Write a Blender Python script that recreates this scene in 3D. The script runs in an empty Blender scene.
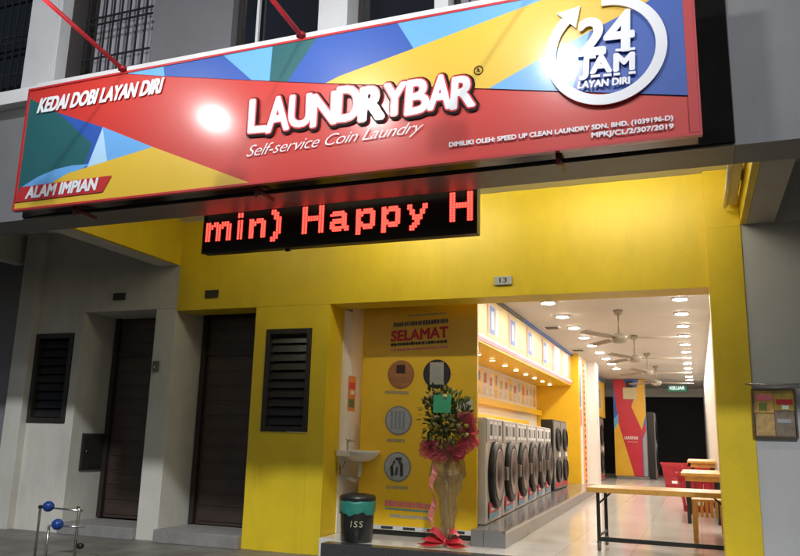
import bpy, bmesh, math, random
from mathutils import Vector, Matrix
import numpy as np
random.seed(7)
S = bpy.context.scene
COL = S.collection
R = math.radians

# ------------------------------------------------------------------ camera
H = 1.14                                   # eye height above the walkway (seen from a car)
F = 755.34                                 # focal length in px of an 800 px wide frame
YAW, PITCH, ROLL = -0.371977, 0.209525, 0.0251812
cy, sy = math.cos(YAW), math.sin(YAW)
cp, sp = math.cos(PITCH), math.sin(PITCH)
fw = Vector((sy*cp, cy*cp, sp))
r0 = Vector((cy, -sy, 0)); u0 = r0.cross(fw)
rt = math.cos(ROLL)*r0 + math.sin(ROLL)*u0
up = -math.sin(ROLL)*r0 + math.cos(ROLL)*u0
cam = bpy.data.cameras.new('camera'); co = bpy.data.objects.new('camera', cam); COL.objects.link(co)
cam.sensor_width = 36; cam.lens = 36*F/800; cam.clip_start = 0.05; cam.clip_end = 400
co.matrix_world = Matrix(((rt.x, up.x, -fw.x, 0), (rt.y, up.y, -fw.y, 0), (rt.z, up.z, -fw.z, H), (0, 0, 0, 1)))
S.camera = co
def at(px, py, y):
    "measured point of the photograph on the upright plane at depth y, as (x, z)"
    v = fw*F + rt*(px-400) - up*(py-278)
    return (v.x*y/v.y, v.z*y/v.y + H)

# ------------------------------------------------------------------ world, sun, exposure
w = bpy.data.worlds.new('World'); S.world = w; w.use_nodes = True
nt = w.node_tree; bg = nt.nodes['Background']
sky = nt.nodes.new('ShaderNodeTexSky'); sky.sky_type = 'NISHITA'; sky.sun_disc = False
SUN_EL, SUN_AZ = 37.0, 24.0                # low street light from the front right
sky.sun_elevation = R(SUN_EL); sky.sun_rotation = R(180-SUN_AZ)
nt.links.new(sky.outputs[0], bg.inputs[0]); bg.inputs[1].default_value = 0.030
sl = bpy.data.lights.new('street_light', 'SUN'); sl.energy = 1.6; sl.angle = R(2.6); sl.color = (0.93, 0.965, 1.0)
so = bpy.data.objects.new('street_light', sl); COL.objects.link(so)
e, a = R(SUN_EL), R(SUN_AZ)
so.rotation_euler = Vector((-math.sin(a)*math.cos(e), math.cos(a)*math.cos(e), -math.sin(e))).to_track_quat('-Z', 'Y').to_euler()
so.location = (4, -6, 9)
vs = S.view_settings; vs.view_transform = 'Standard'; vs.look = 'None'; vs.exposure = 0; vs.gamma = 1; vs.use_curve_mapping = False
S.render.engine = 'CYCLES'
S.cycles.use_denoising = True; S.cycles.max_bounces = 8; S.cycles.diffuse_bounces = 5; S.cycles.sample_clamp_indirect = 4
S.cycles.caustics_reflective = False; S.cycles.caustics_refractive = False

# ------------------------------------------------------------------ materials
MATS = {}
def mat(name, color, rough=.6, metal=0., var=.08, vscale=3., bump=0., bscale=60., emit=0., ecol=None, spec=.5, coat=0., coatr=.1, alpha=1., trans=0., dirt=0.):
    if name in MATS: return MATS[name]
    m = bpy.data.materials.new(name); m.use_nodes = True
    n = m.node_tree.nodes; L = m.node_tree.links; b = n['Principled BSDF']
    c = (*color, 1)
    tc = n.new('ShaderNodeTexCoord')
    nz = n.new('ShaderNodeTexNoise'); nz.inputs['Scale'].default_value = vscale; nz.inputs['Detail'].default_value = 6; nz.inputs['Roughness'].default_value = .62
    L.new(tc.outputs['Object'], nz.inputs['Vector'])
    mx = n.new('ShaderNodeMix'); mx.data_type = 'RGBA'
    mx.inputs['A'].default_value = tuple(max(0, v*(1-var)) for v in color)+(1,)
    mx.inputs['B'].default_value = tuple(min(1, v*(1+var)) for v in color)+(1,)
    rp = n.new('ShaderNodeMapRange'); rp.inputs['From Min'].default_value = .3; rp.inputs['From Max'].default_value = .7
    L.new(nz.outputs['Fac'], rp.inputs['Value']); L.new(rp.outputs['Result'], mx.inputs['Factor'])
    out = mx.outputs['Result']
    if dirt:
        n2 = n.new('ShaderNodeTexNoise'); n2.inputs['Scale'].default_value = 1.3; n2.inputs['Detail'].default_value = 9; n2.inputs['Roughness'].default_value = .7
        mp = n.new('ShaderNodeMapping'); mp.inputs['Scale'].default_value = (2.2, 2.2, .55)
        L.new(tc.outputs['Object'], mp.inputs['Vector']); L.new(mp.outputs['Vector'], n2.inputs['Vector'])
        r2 = n.new('ShaderNodeMapRange'); r2.inputs['From Min'].default_value = .48; r2.inputs['From Max'].default_value = .72; r2.inputs['To Max'].default_value = dirt
        L.new(n2.outputs['Fac'], r2.inputs['Value'])
        m2 = n.new('ShaderNodeMix'); m2.data_type = 'RGBA'; m2.inputs['B'].default_value = tuple(v*.45 for v in color)+(1,)
        L.new(out, m2.inputs['A']); L.new(r2.outputs['Result'], m2.inputs['Factor']); out = m2.outputs['Result']
    L.new(out, b.inputs['Base Color'])
    b.inputs['Roughness'].default_value = rough; b.inputs['Metallic'].default_value = metal
    b.inputs['Specular IOR Level'].default_value = spec; b.inputs['Alpha'].default_value = alpha
    b.inputs['Coat Weight'].default_value = coat; b.inputs['Coat Roughness'].default_value = coatr
    b.inputs['Transmission Weight'].default_value = trans
    if bump:
        nb = n.new('ShaderNodeTexNoise'); nb.inputs['Scale'].default_value = bscale; nb.inputs['Detail'].default_value = 4
        L.new(tc.outputs['Object'], nb.inputs['Vector'])
        bp = n.new('ShaderNodeBump'); bp.inputs['Strength'].default_value = bump; bp.inputs['Distance'].default_value = .01
        L.new(nb.outputs['Fac'], bp.inputs['Height']); L.new(bp.outputs['Normal'], b.inputs['Normal'])
    if emit:
        b.inputs['Emission Color'].default_value = (*(ecol or color), 1); b.inputs['Emission Strength'].default_value = emit
    MATS[name] = m; return m
def tiles(name, color, mortar, size, rough, gap=.004, var=.04, dark=.5):
    m = mat(name, color, rough, var=var, vscale=2.)
    n = m.node_tree.nodes; L = m.node_tree.links; b = n['Principled BSDF']
    src = b.inputs['Base Color'].links[0].from_socket
    tc = n.new('ShaderNodeTexCoord'); br = n.new('ShaderNodeTexBrick')
    br.offset = 0; br.inputs['Scale'].default_value = 1; br.inputs['Brick Width'].default_value = size; br.inputs['Row Height'].default_value = size
    br.inputs['Mortar Size'].default_value = gap; br.inputs['Mortar Smooth'].default_value = .2
    br.inputs['Color1'].default_value = (1, 1, 1, 1); br.inputs['Color2'].default_value = (.92, .92, .92, 1); br.inputs['Mortar'].default_value = (*mortar, 1)
    L.new(tc.outputs['Object'], br.inputs['Vector'])
    mx = n.new('ShaderNodeMix'); mx.data_type = 'RGBA'; mx.blend_type = 'MULTIPLY'; mx.inputs['Factor'].default_value = 1
    L.new(src, mx.inputs['A']); L.new(br.outputs['Color'], mx.inputs['B']); L.new(mx.outputs['Result'], b.inputs['Base Color'])
    return m
YEL = mat('yellow_wall_paint', (.76, .55, .02), .45, var=.08, vscale=1.6, bump=.16, bscale=70, dirt=.20)
WHT = mat('white_wall_paint', (.64, .61, .54), .6, var=.07, vscale=1.5, bump=.2, bscale=60, dirt=.30)
GRY = mat('grey_wall_paint', (.19, .19, .205), .6, var=.06, vscale=1.4, bump=.12, bscale=70, dirt=.22)
BEAM = mat('beam_paint', (.23, .215, .195), .46, var=.08, vscale=1.6, bump=.1, bscale=70, dirt=.2)
CEIL = mat('ceiling_paint', (.64, .62, .58), .7, var=.03, vscale=2)
INT = mat('interior_white_paint', (.80, .78, .74), .5, var=.02, vscale=2)
INTY = mat('interior_yellow_paint', (.85, .52, .02), .4, var=.03)
BLK = mat('black_cladding', (.008, .0075, .007), .9, var=.3, vscale=5, spec=.1)
DARK = mat('dark_bronze_metal', (.028, .022, .019), .42, metal=.1, var=.15, vscale=8)
GLASS = mat('dark_window_glass', (.010, .011, .013), .06, var=.2, spec=.6)
BARS = mat('black_grille_paint', (.012, .012, .014), .5, var=.2)
CURT = mat('pale_curtain', (.30, .29, .32), .8, var=.05, vscale=1.2)
STEEL = mat('stainless_steel', (.55, .54, .52), .25, metal=1, var=.06, vscale=10)
BLKM = mat('black_metal', (.02, .02, .02), .4, metal=.2, var=.15)
GRAN = mat('dark_granite', (.055, .055, .058), .22, var=.35, vscale=160)
PLIN = tiles('grey_plinth_tile', (.20, .195, .19), (.35, .35, .35), .6, .18)
FLOOR = tiles('cream_floor_tile', (.78, .75, .70), (.72, .68, .62), .6, .14)
WALK = tiles('walkway_tile', (.20, .187, .168), (.42, .42, .42), .3, .5, gap=.006, var=.42)
REDP = mat('red_paint', (.30, .015, .02), .4, var=.1)
WOOD = mat('pine_wood', (.62, .33, .07), .4, var=.16, vscale=14)

# ------------------------------------------------------------------ mesh helpers
class MB:
    def __init__(s): s.bm = bmesh.new(); s.ms = []
    def mi(s, m):
        if m not in s.ms: s.ms.append(m)
        return s.ms.index(m)
    def box(s, x0, x1, y0, y1, z0, z1, m=None, bev=0., rz=0., c=None):
        b = s.bm
        vs = [b.verts.new((x, y, z)) for x in (x0, x1) for y in (y0, y1) for z in (z0, z1)]
        fs = []
        for q in ((0, 1, 3, 2), (4, 6, 7, 5), (0, 4, 5, 1), (2, 3, 7, 6), (0, 2, 6, 4), (1, 5, 7, 3)):
            fs.append(b.faces.new([vs[i] for i in q]))
        if m:
            for f in fs: f.material_index = s.mi(m)
        if bev:
            es = list({e for f in fs for e in f.edges})
            g = bmesh.ops.bevel(b, geom=es, offset=bev, segments=2, affect='EDGES', profile=.6)
            if m:
                for f in g['faces']: f.material_index = s.mi(m)
            vs = list({v for f in g['faces'] for v in f.verts} | {v for f in fs if f.is_valid for v in f.verts})
        if rz:
            bmesh.ops.rotate(b, verts=vs, cent=c or ((x0+x1)/2, (y0+y1)/2, 0), matrix=Matrix.Rotation(rz, 3, 'Z'))
        return s
    def tube(s, pts, r, m=None, n=10, cap=True):
        pts = [Vector(p) for p in pts]; rings = []
        rs = r if isinstance(r, (list, tuple)) else [r]*len(pts)
        for i, p in enumerate(pts):
            d = (pts[min(i+1, len(pts)-1)] - pts[max(i-1, 0)]).normalized()
            a = d.cross(Vector((0, 0, 1)) if abs(d.z) < .9 else Vector((1, 0, 0))).normalized(); c = d.cross(a)
            rings.append([s.bm.verts.new(p + (a*math.cos(t) + c*math.sin(t))*rs[i]) for t in [2*math.pi*k/n for k in range(n)]])
        fs = []
        for A, B in zip(rings, rings[1:]):
            for k in range(n): fs.append(s.bm.faces.new((A[k], A[(k+1) % n], B[(k+1) % n], B[k])))
        for f in fs: f.smooth = True
        if cap:
            fs.append(s.bm.faces.new(rings[0][::-1])); fs.append(s.bm.faces.new(rings[-1]))
        if m:
            for f in fs: f.material_index = s.mi(m)
        return s
    def lathe(s, prof, c=(0, 0, 0), axis='Z', n=28, m=None, sx=1., sy=1., jit=0.):
        rings = []
        for r, h in prof:
            ring = []
            for k in range(n):
                t = 2*math.pi*k/n; rr = r*(1+random.uniform(-jit, jit))
                x, y = rr*math.cos(t)*sx, rr*math.sin(t)*sy
                p = (x, y, h) if axis == 'Z' else ((h, x, y) if axis == 'X' else (y, h, x))
                ring.append(s.bm.verts.new((p[0]+c[0], p[1]+c[1], p[2]+c[2])))
            rings.append(ring)
        fs = []
        for A, B in zip(rings, rings[1:]):
            for k in range(n): fs.append(s.bm.faces.new((A[k], A[(k+1) % n], B[(k+1) % n], B[k])))
        for f in fs: f.smooth = True
        fs.append(s.bm.faces.new(rings[0][::-1])); fs.append(s.bm.faces.new(rings[-1]))
        if m:
            for f in fs: f.material_index = s.mi(m)
        return s
    def poly(s, pts, m=None):
        f = s.bm.faces.new([s.bm.verts.new(p) for p in pts])
        if m: f.material_index = s.mi(m)
        return s
    def prism(s, pts, d, m=None):
        "a closed outline pushed along vector d"
        A = [s.bm.verts.new(p) for p in pts]; B = [s.bm.verts.new(Vector(p)+Vector(d)) for p in pts]
        fs = [s.bm.faces.new(A), s.bm.faces.new(B[::-1])]
        n = len(A)
        for k in range(n): fs.append(s.bm.faces.new((A[k], B[k], B[(k+1) % n], A[(k+1) % n])))
        if m:
            for f in fs: f.material_index = s.mi(m)
        return s
    def build(s, name, m=None, parent=None, fix=True):
        if fix: bmesh.ops.recalc_face_normals(s.bm, faces=s.bm.faces)
        me = bpy.data.meshes.new(name); s.bm.to_mesh(me); s.bm.free()
        for x in (s.ms or [m]): me.materials.append(x)
        o = bpy.data.objects.new(name, me); COL.objects.link(o)
        if parent:
            me.transform(Matrix.Translation(-world_loc(parent))); o.parent = parent
        return o
def world_loc(o):
    v = Vector((0, 0, 0))
    while o: v += o.location; o = o.parent
    return v
def tag(o, label, cat, group=None):
    o['label'] = label; o['category'] = cat
    if group: o['group'] = group
    return o
def thing(name, label, cat, loc=(0, 0, 0), group=None):
    o = bpy.data.objects.new(name, None); o.empty_display_size = .1; COL.objects.link(o); o.location = loc
    return tag(o, label, cat, group)
def struct(o): o['kind'] = 'structure'; return o
def dup(root, loc, label=None, rz=None):
    r = root.copy(); COL.objects.link(r); r.location = loc
    if rz is not None: r.rotation_euler = (0, 0, rz)
    if label: r['label'] = label
    for c in list(root.children):
        k = c.copy(); COL.objects.link(k); k.parent = r
        for g in list(c.children):
            q = g.copy(); COL.objects.link(q); q.parent = k
    return r
BOX = lambda *a, **k: MB().box(*a, **k)

_TX = {}
def glyphs(s, offset=0., shear=0., spacing=1.):
    "flat outline of a line of text, scaled to its own 0..1 box"
    k = (s, offset, shear, spacing)
    if k not in _TX:
        cu = bpy.data.curves.new('t', 'FONT'); cu.body = s; cu.offset = offset; cu.shear = shear; cu.space_character = spacing
        cu.fill_mode = 'FRONT'; cu.resolution_u = 4
        o = bpy.data.objects.new('t', cu); COL.objects.link(o)
        dg = bpy.context.evaluated_depsgraph_get(); me = bpy.data.meshes.new_from_object(o.evaluated_get(dg))
        v = [(p.co.x, p.co.y) for p in me.vertices]; f = [tuple(p.vertices) for p in me.polygons]
        bpy.data.objects.remove(o); bpy.data.curves.remove(cu); bpy.data.meshes.remove(me)
        x0 = min(p[0] for p in v); x1 = max(p[0] for p in v); y0 = min(p[1] for p in v); y1 = max(p[1] for p in v)
        _TX[k] = ([((p[0]-x0)/(x1-x0), (p[1]-y0)/(y1-y0)) for p in v], f)
    return _TX[k]
def put_text(mb, s, quad, m, thick=None, offset=0., shear=0., spacing=1., grow=0.):
    "quad: bottom-left, bottom-right, top-right, top-left points of the text's box on its surface"
    v, f = glyphs(s, offset, shear, spacing)
    q = [Vector(p) for p in quad]; mid = sum(q, Vector())/4
    if grow:
        ux = (q[1]-q[0]).normalized(); uz = (q[3]-q[0]).normalized()
        q = [q[0]-ux*grow-uz*grow, q[1]+ux*grow-uz*grow, q[2]+ux*grow+uz*grow, q[3]-ux*grow+uz*grow]
    def P(a, b): return (q[0]*(1-a)+q[1]*a)*(1-b) + (q[3]*(1-a)+q[2]*a)*b
    vs = [mb.bm.verts.new(P(a, b)) for a, b in v]; i = mb.mi(m); fs = []
    for t in f:
        try:
            fc = mb.bm.faces.new([vs[k] for k in t]); fc.material_index = i; fs.append(fc)
        except ValueError: pass
    if thick:
        g = bmesh.ops.extrude_face_region(mb.bm, geom=fs)
        bmesh.ops.translate(mb.bm, vec=thick, verts=[x for x in g['geom'] if isinstance(x, bmesh.types.BMVert)])
def put_fat(mb, s, quad, m, r, n=10, shear=0., spacing=1., dz=.00018):
    "bold letters: the outline laid down n times round a small circle"
    for k in range(n+1):
        a = 2*math.pi*k/n; q = 0 if k == n else r
        d = Vector((q*math.cos(a), -dz*k, q*math.sin(a)))
        put_text(mb, s, [Vector(p)+d for p in quad], m, shear=shear, spacing=spacing)
def quad_px(y, bl, br, tr, tl):
    return [(at(*p, y)[0], y, at(*p, y)[1]) for p in (bl, br, tr, tl)]
def rect(y, x0, x1, z0, z1): return [(x0, y, z0), (x1, y, z0), (x1, y, z1), (x0, y, z1)]
def rect_x(x, y0, y1, z0, z1): return [(x, y0, z0), (x, y1, z0), (x, y1, z1), (x, y0, z1)]

# ================================================================== SETTING
struct(BOX(-60, 40, -60, 4.2, -.35, -.17).build('road', mat('asphalt', (.05, .05, .05), .85, var=.25, vscale=20, bump=.5, bscale=120)))
struct(BOX(-60, 40, 4.2, 4.4, -.3, .0, bev=.015).build('kerb', mat('kerb_concrete', (.33, .32, .30), .8, var=.15, vscale=9, bump=.3)))
struct(BOX(-60, 40, 4.4, 30, -.3, -.001).build('walkway', WALK))
# shop floor with its dark granite edge
struct(BOX(-3.28, .44, 6.76, 6.95, 0, .175).box(-3.49, .3, 6.95, 27.2, 0, .175).build('shop_floor', FLOOR))
struct(BOX(-3.30, .46, 6.61, 6.758, 0, .178, bev=.008).build('shop_step', GRAN))

# ================================================================== BUILDINGS
XL, XR = -5.45, .45                       # party lines of the laundry's unit
shop = thing('shophouse', 'yellow fronted shophouse with the open laundry shop on its ground floor', 'building', (-2.5, 7, 0))
left = thing('shophouse', 'dim white shophouse to the left with a dark recessed door and window', 'building', (-8, 7, 0))
right = thing('shophouse', 'plain grey shophouse front to the right of the yellow pier', 'building', (3, 7, 0))

# ---- laundry shophouse: front wall at y = 7
wl = MB()
wl.box(-4.40, -4.255, 7.0, 7.55, 0, 2.50, bev=.004)                 # beside the louvre window
wl.box(-3.705, -3.51, 7.0, 7.55, 0, 2.50, bev=.004)
wl.box(-4.255, -3.705, 7.0, 7.5, 0, 1.178)
wl.box(-4.255, -3.705, 7.0, 7.5, 2.255, 2.50)
wl.box(XL, .17, 7.0, 7.35, 2.502, 3.55)                             # over the door and the opening
wl.box(.17, XR, 6.94, 7.35, 0, 3.02, bev=.004)                      # right pier
wl.box(.17, XR-.002, 6.945, 7.35, 3.022, 3.55)
wl.build('front_wall', YEL, shop)
BOX(XL-.0, -4.40, 6.93, 7.55, 0, .13, bev=.006).build('door_step', mat('step_cement', (.26, .25, .24), .7, var=.15, vscale=8, bump=.2), shop)
# front cross beam side painted yellow, beam, ceiling
BOX(XL-.047, XL-.0, 5.362, 6.998, 3.032, 3.55).build('party_beam_face', YEL, shop)
BOX(XR-.0, XR+.05, 5.362, 6.938, 3.032, 3.55).build('party_beam_face', YEL, shop)
BOX(XL, XR, 5.364, 6.998, 3.552, 3.7).build('walkway_ceiling', CEIL, shop)
BOX(-5.62, .33, 5.0, 5.362, 3.03, 4.19).build('front_beam', BEAM, shop)
BOX(-5.69, .327, 4.975, 4.998, 3.045, 4.165).build('sign_backing', BLK, shop)
LEDGE = mat('white_ledge_paint', (.86, .86, .86), .5, var=.03, dirt=.06, bump=.05)
BOX(-5.62, 4.0, 4.88, 5.36, 4.192, 4.325, bev=.006).build('window_ledge', LEDGE, shop)
BOX(-9.5, -5.622, 4.88, 5.36, 4.168, 4.305, bev=.006).build('window_ledge', LEDGE, left)
# upper storey between the windows
PIL = mat('white_pilaster_paint', (.66, .66, .67), .55, var=.05, dirt=.12, bump=.08)
up_ = MB()
up_.box(-4.53, -3.66, 5.12, 5.4, 4.305, 7.2)
up_.build('upper_wall', mat('upper_grey_paint', (.15, .147, .16), .65, var=.06, vscale=2, dirt=.2, bump=.1), shop)
for q in ((-2.735, -2.47, 5.0), (-1.745, -1.63, 5.06), (-5.62, -5.555, 5.0)): BOX(q[0], q[1], q[2], 5.4, 4.327, 7.2, bev=.006).build('upper_pilaster', PIL, shop)
BOX(-5.965, -5.622, 5.0, 5.4, 4.302, 7.2, bev=.006).build('upper_pilaster', PIL, left)
def upper_window(x0, x1, par, back, bars=True, mull=None, sill=None):
    wn = MB()
    for q in ((x0, x0+.05), (x1-.05, x1)): wn.box(q[0], q[1], 5.2, 5.25, 4.306, 6.4)
    wn.box(x0+.05, x1-.05, 5.2, 5.25, 4.306, 4.35); wn.box(x0+.05, x1-.05, 5.2, 5.25, 6.35, 6.4)
    o = wn.build('window', DARK, par)
    BOX(x0+.05, x1-.05, 5.225, 5.235, 4.35, 6.35).build('pane', back, o)
    if mull: BOX(mull-.012, mull+.012, 5.17, 5.2, 4.306, 6.4).build('mullion', PIL, o)
    if bars:
        g = MB(); k = x0+.06; 
        while k < x1-.02:
            g.box(k-.008, k+.008, 5.10, 5.112, 4.36, 6.3); k += .098
        for z in (4.42, 4.62, 4.98, 5.05, 5.6): g.box(x0+.01, x1-.01, 5.112, 5.124, z, z+.018)
        g.build('grille', BARS, o)
    return o
upper_window(-5.36, -4.54, shop, CURT)
upper_window(-3.655, -2.74, shop, GLASS, bars=False, mull=-3.43)
upper_window(-2.465, -1.75, shop, GLASS, bars=False)
upper_window(-1.625, -.6, shop, CURT, bars=True)
upper_window(-7.4, -5.97, left, GLASS)
BOX(-5.553, -5.362, 5.13, 5.4, 4.305, 7.2).build('window_reveal', DARK, shop)
BOX(-.598, 4.0, 5.06, 5.4, 4.305, 7.2).build('upper_wall', GRY, shop)
BOX(-12, 5, 5.42, 5.5, 3.72, 7.2).build('inner_wall', BLK, shop)

# louvre window
lw = MB()
lw.box(-4.25, -4.20, 7.0-.012, 7.06, 1.182, 2.251, bev=.004).box(-3.76, -3.71, 6.988, 7.06, 1.182, 2.251, bev=.004)
lw.box(-4.20, -3.76, 6.99, 7.06, 1.182, 1.235).box(-4.20, -3.76, 6.99, 7.06, 2.2, 2.251)
lo = lw.build('louvre_window', DARK, shop)
bl = MB()
for k in range(10):
    z = 1.25+.095*k
    bl.prism([(-4.198, 7.02, z), (-4.198, 7.05, z+.085), (-4.198, 7.054, z+.085), (-4.198, 7.026, z)], (.436, 0, 0))
bl.build('louvre_blades', mat('louvre_glass', (.016, .015, .015), .3, var=.2), lo)
BOX(-4.2, -3.76, 7.08, 7.1, 1.236, 2.2).build('pane', BLK, lo)

DOORM = mat('dark_door_paint', (.052, .034, .026), .4, var=.2, vscale=6, bump=.1)
def door(par, x0, x1, y, z0, z1):
    d = MB()
    d.box(x0, x0+.06, y-.05, y+.04, z0, z1).box(x1-.06, x1, y-.05, y+.04, z0, z1).box(x0+.06, x1-.06, y-.05, y+.04, z1-.06, z1)
    o = d.build('door', DARK, par)
    zz = z0+.005; lf = MB()
    lf.box(x0+.064, x1-.064, y, y+.035, zz, z1-.064)
    n = 14; hh = (z1-.1-zz)/n
    for k in range(n): lf.box(x0+.10, x1-.10, y-.012, y-.001, zz+.04+k*hh, zz+.04+k*hh+hh*.72, bev=.003)
    lf.build('door_leaf', DOORM, o)
    BOX(x0+.064, x1-.064, y-.03, y-.0125, z0+1.92, z0+1.98).build('transom_bar', DARK, o)
    BOX(x1-.13, x1-.105, y-.05, y-.014, z0+.98, z0+1.12, bev=.005).build('handle', STEEL, o)
door(shop, XL+.01, -4.41, 7.56, .132, 2.60)
BOX(XL, -4.40, 7.62, 7.7, 0, 3.5).build('recess_back', BLK, shop)
door(left, -6.76, -5.75, 7.56, .132, 2.62)

# ---- left neighbour
ln = MB()
ln.box(-5.73, XL-.002, 7.0, 7.6, 0, 2.53, bev=.004)
ln.box(-7.49, -6.90+.12, 7.0, 7.6, 0, 1.218); ln.box(-6.90, -6.78, 7.0, 7.6, 1.218, 2.53)
ln.box(-7.49, -6.90, 7.0, 7.6, 2.287, 2.53)
ln.box(-7.49, XL-.002, 7.0, 7.6, 2.532, 3.55)
ln.build('front_wall', WHT, left)
BOX(-7.75, -7.492, 6.9, 7.6, 0, 3.55, bev=.006).build('pilaster', mat('pilaster_paint', (.60, .58, .52), .55, var=.06, dirt=.2, bump=.1), left)
BOX(-6.78, -5.73, 6.94, 7.55, 0, .12, bev=.006).build('door_step', MATS['step_cement'], left)
BOX(-12.5, -7.752, 7.0, 7.6, 0, 3.55).build('far_wall', GRY, left)
BOX(-5.74, XL-.049, 5.362, 6.998, 3.03, 3.55, bev=.01).box(-5.78, -5.742, 5.362, 6.998, 3.42, 3.55).build('cross_beam', WHT, left)
BOX(-12.5, -5.742, 5.362, 7.6, 3.552, 3.7).build('walkway_ceiling', CEIL, left)
BOX(-12.5, -5.622, 5.0, 5.36, 3.03, 4.166).build('front_beam', mat('grey_beam_paint', (.23, .23, .235), .6, var=.06, dirt=.2, bump=.1), left)
BOX(-8.0, -7.85, 5.362, 6.998, 3.18, 3.55).build('cross_beam', WHT, left)
wn = MB()
wn.box(-7.485, -7.43, 6.985, 7.05, 1.222, 2.283).box(-6.96, -6.905, 6.985, 7.05, 1.222, 2.283).box(-7.43, -6.96, 6.985, 7.05, 1.222, 1.28).box(-7.43, -6.96, 6.985, 7.05, 2.225, 2.283)
wo = wn.build('louvre_window', DARK, left)
bl = MB()
for k in range(9):
    z = 1.29+.102*k
    bl.prism([(-7.428, 7.02, z), (-7.428, 7.05, z+.09), (-7.428, 7.054, z+.09), (-7.428, 7.026, z)], (.466, 0, 0))
bl.build('louvre_blades', MATS['louvre_glass'], wo)
BOX(-7.43, -6.96, 7.08, 7.1, 1.28, 2.22).build('pane', BLK, wo)
BOX(-5.735, -5.45, 7.61, 7.7, 0, 3.5).box(-8, -5.735, 7.62, 7.7, 0, 3.5).build('recess_back', BLK, left)

# ---- right neighbour
BOX(XR+.002, 5.0, 6.95, 7.4, 0, 3.03).build('front_wall', mat('right_wall_paint', (.50, .50, .50), .55, var=.05, vscale=1.5, dirt=.16, bump=.1), right)
BOX(XR+.052, .715, 5.362, 6.948, 3.03, 3.55).build('cross_beam', mat('cross_beam_paint', (.40, .38, .34), .6, var=.06, dirt=.2), right)
BOX(.717, 5, 5.362, 7.4, 3.552, 3.7).box(XR+.002, 5, 6.95, 7.4, 3.032, 3.55).build('walkway_ceiling', CEIL, right)
BOX(.332, 5.0, 5.0, 5.36, 3.03, 4.19).build('front_beam', MATS['grey_beam_paint'], right)

# ---- interior shell of the laundry
BOX(-3.7, -3.50, 7.552, 7.95, 0, 3.0).box(-3.7, -3.2, 7.952, 27.2, 0, 3.0).build('side_wall', INT, shop)
BOX(-3.52, -3.5, 7.352, 7.55, .176, 2.5).build('side_wall', INT, shop)
BOX(.275, .45, 7.352, 27.2, 0, 3.0).build('side_wall', INT, shop)
BOX(-3.7, .45, 7.352, 27.2, 3.002, 3.1).build('ceiling', CEIL, shop)
BOX(-3.2, .27, 27.0, 27.1, 2.72, 3.0).build('back_wall', INT, shop)
BOX(-3.2, .27, 27.02, 27.2, .175, 2.718).build('back_doorway', mat('black_curtain', (.012, .0125, .014), .9), shop)
BOX(-2.38, -2.12, 18.0, 18.6, .176, 3.0, bev=.006).build('column', INT, shop)
BOX(-3.2, -2.27, 16.4, 16.5, .176, 3.0).build('partition', INTY, shop)
BOX(-3.2, -2.30, 16.502, 18.0, .176, 3.0).build('partition', INT, shop)
BOX(-3.2, -2.42, 7.7, 16.398, 2.345, 3.0).build('bulkhead', mat('bulkhead_cream', (.56, .40, .15), .45, var=.06, vscale=2), shop)
# plinth that carries the machines
MB().prism([(-2.02, 7.17, .176), (-1.69, 7.17, .176), (-1.93, 16.4, .176), (-3.19, 16.4, .176), (-3.19, 7.56, .176), (-2.02, 7.56, .176)], (0, 0, .147)).build('plinth', PLIN, shop)
mb = MB(); mb.prism([(-1.69, 7.168, .30), (-1.687, 7.168, .325), (-1.927, 16.4, .325), (-1.93, 16.4, .30)], (-.03, 0, .0015))
mb.build('plinth_nosing', STEEL, shop)

def sign_part(label, cat, name='poster', loc=(0, 0, 0), group=None): return thing(name, label, cat, loc, group)
INK = mat('dark_print', (.03, .03, .035), .5); WPR = mat('white_print', (.85, .86, .88), .45, var=.02); RPR = mat('red_print', (.62, .03, .05), .45)
BPR = mat('blue_print', (.03, .12, .45), .45); GPR = mat('grey_print', (.35, .36, .38), .5); PPR = mat('pink_print', (.72, .18, .24), .45)
# printed strips on the bulkhead (its own vinyl)
vb = MB(); x = -2.417
for k, yy in enumerate((8.4, 9.55, 10.75, 12.0, 13.3, 14.6, 15.6)):
    if k < 5:
        vb.poly(rect_x(x, yy-.24, yy+.34, 2.47, 2.93), mat('cream_print', (.56, .44, .25), .45))
        vb.poly(rect_x(x+.003, yy-.13, yy+.13, 2.5, 2.86), BPR); vb.poly(rect_x(x+.005, yy-.06, yy+.07, 2.56, 2.8), mat('pale_blue_print', (.45, .62, .75), .45))
        vb.poly(rect_x(x+.003, yy+.18, yy+.32, 2.5, 2.86), mat('caption_pale', (.62, .60, .58), .5)).poly(rect_x(x+.004, yy-.22, yy-.15, 2.5, 2.9), mat('caption_peach', (.70, .36, .22), .5))
    else: vb.poly(rect_x(x, yy-.3, yy+.3, 2.46, 2.93), WPR)
vb.poly(rect_x(x, 7.72, 8.0, 2.36, 2.99), BPR); vb.poly(rect_x(x+.003, 7.9, 8.0, 2.4, 2.9), WPR)
vb.poly(rect_x(x, 14.05, 14.2, 2.44, 2.97), PPR); vb.poly(rect_x(x+.002, 8.0, 16.39, 2.35, 2.40), PPR); vb.poly(rect_x(x+.002, 8.0, 16.39, 2.402, 2.43), WPR)
vb.build('bulkhead_print', None, shop)
vb = MB().box(-2.418, -2.39, 8.0, 11.4, 2.95, 2.998, mat('dark_trim', (.03, .035, .045), .4)).box(-2.418, -2.39, 11.4, 16.39, 2.955, 2.998, BPR)
vb.build('bulkhead_trim', None, shop)
BOX(-3.19, -2.422, 7.7, 16.39, 2.325, 2.343).build('bulkhead_soffit', INTY, shop)
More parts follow.
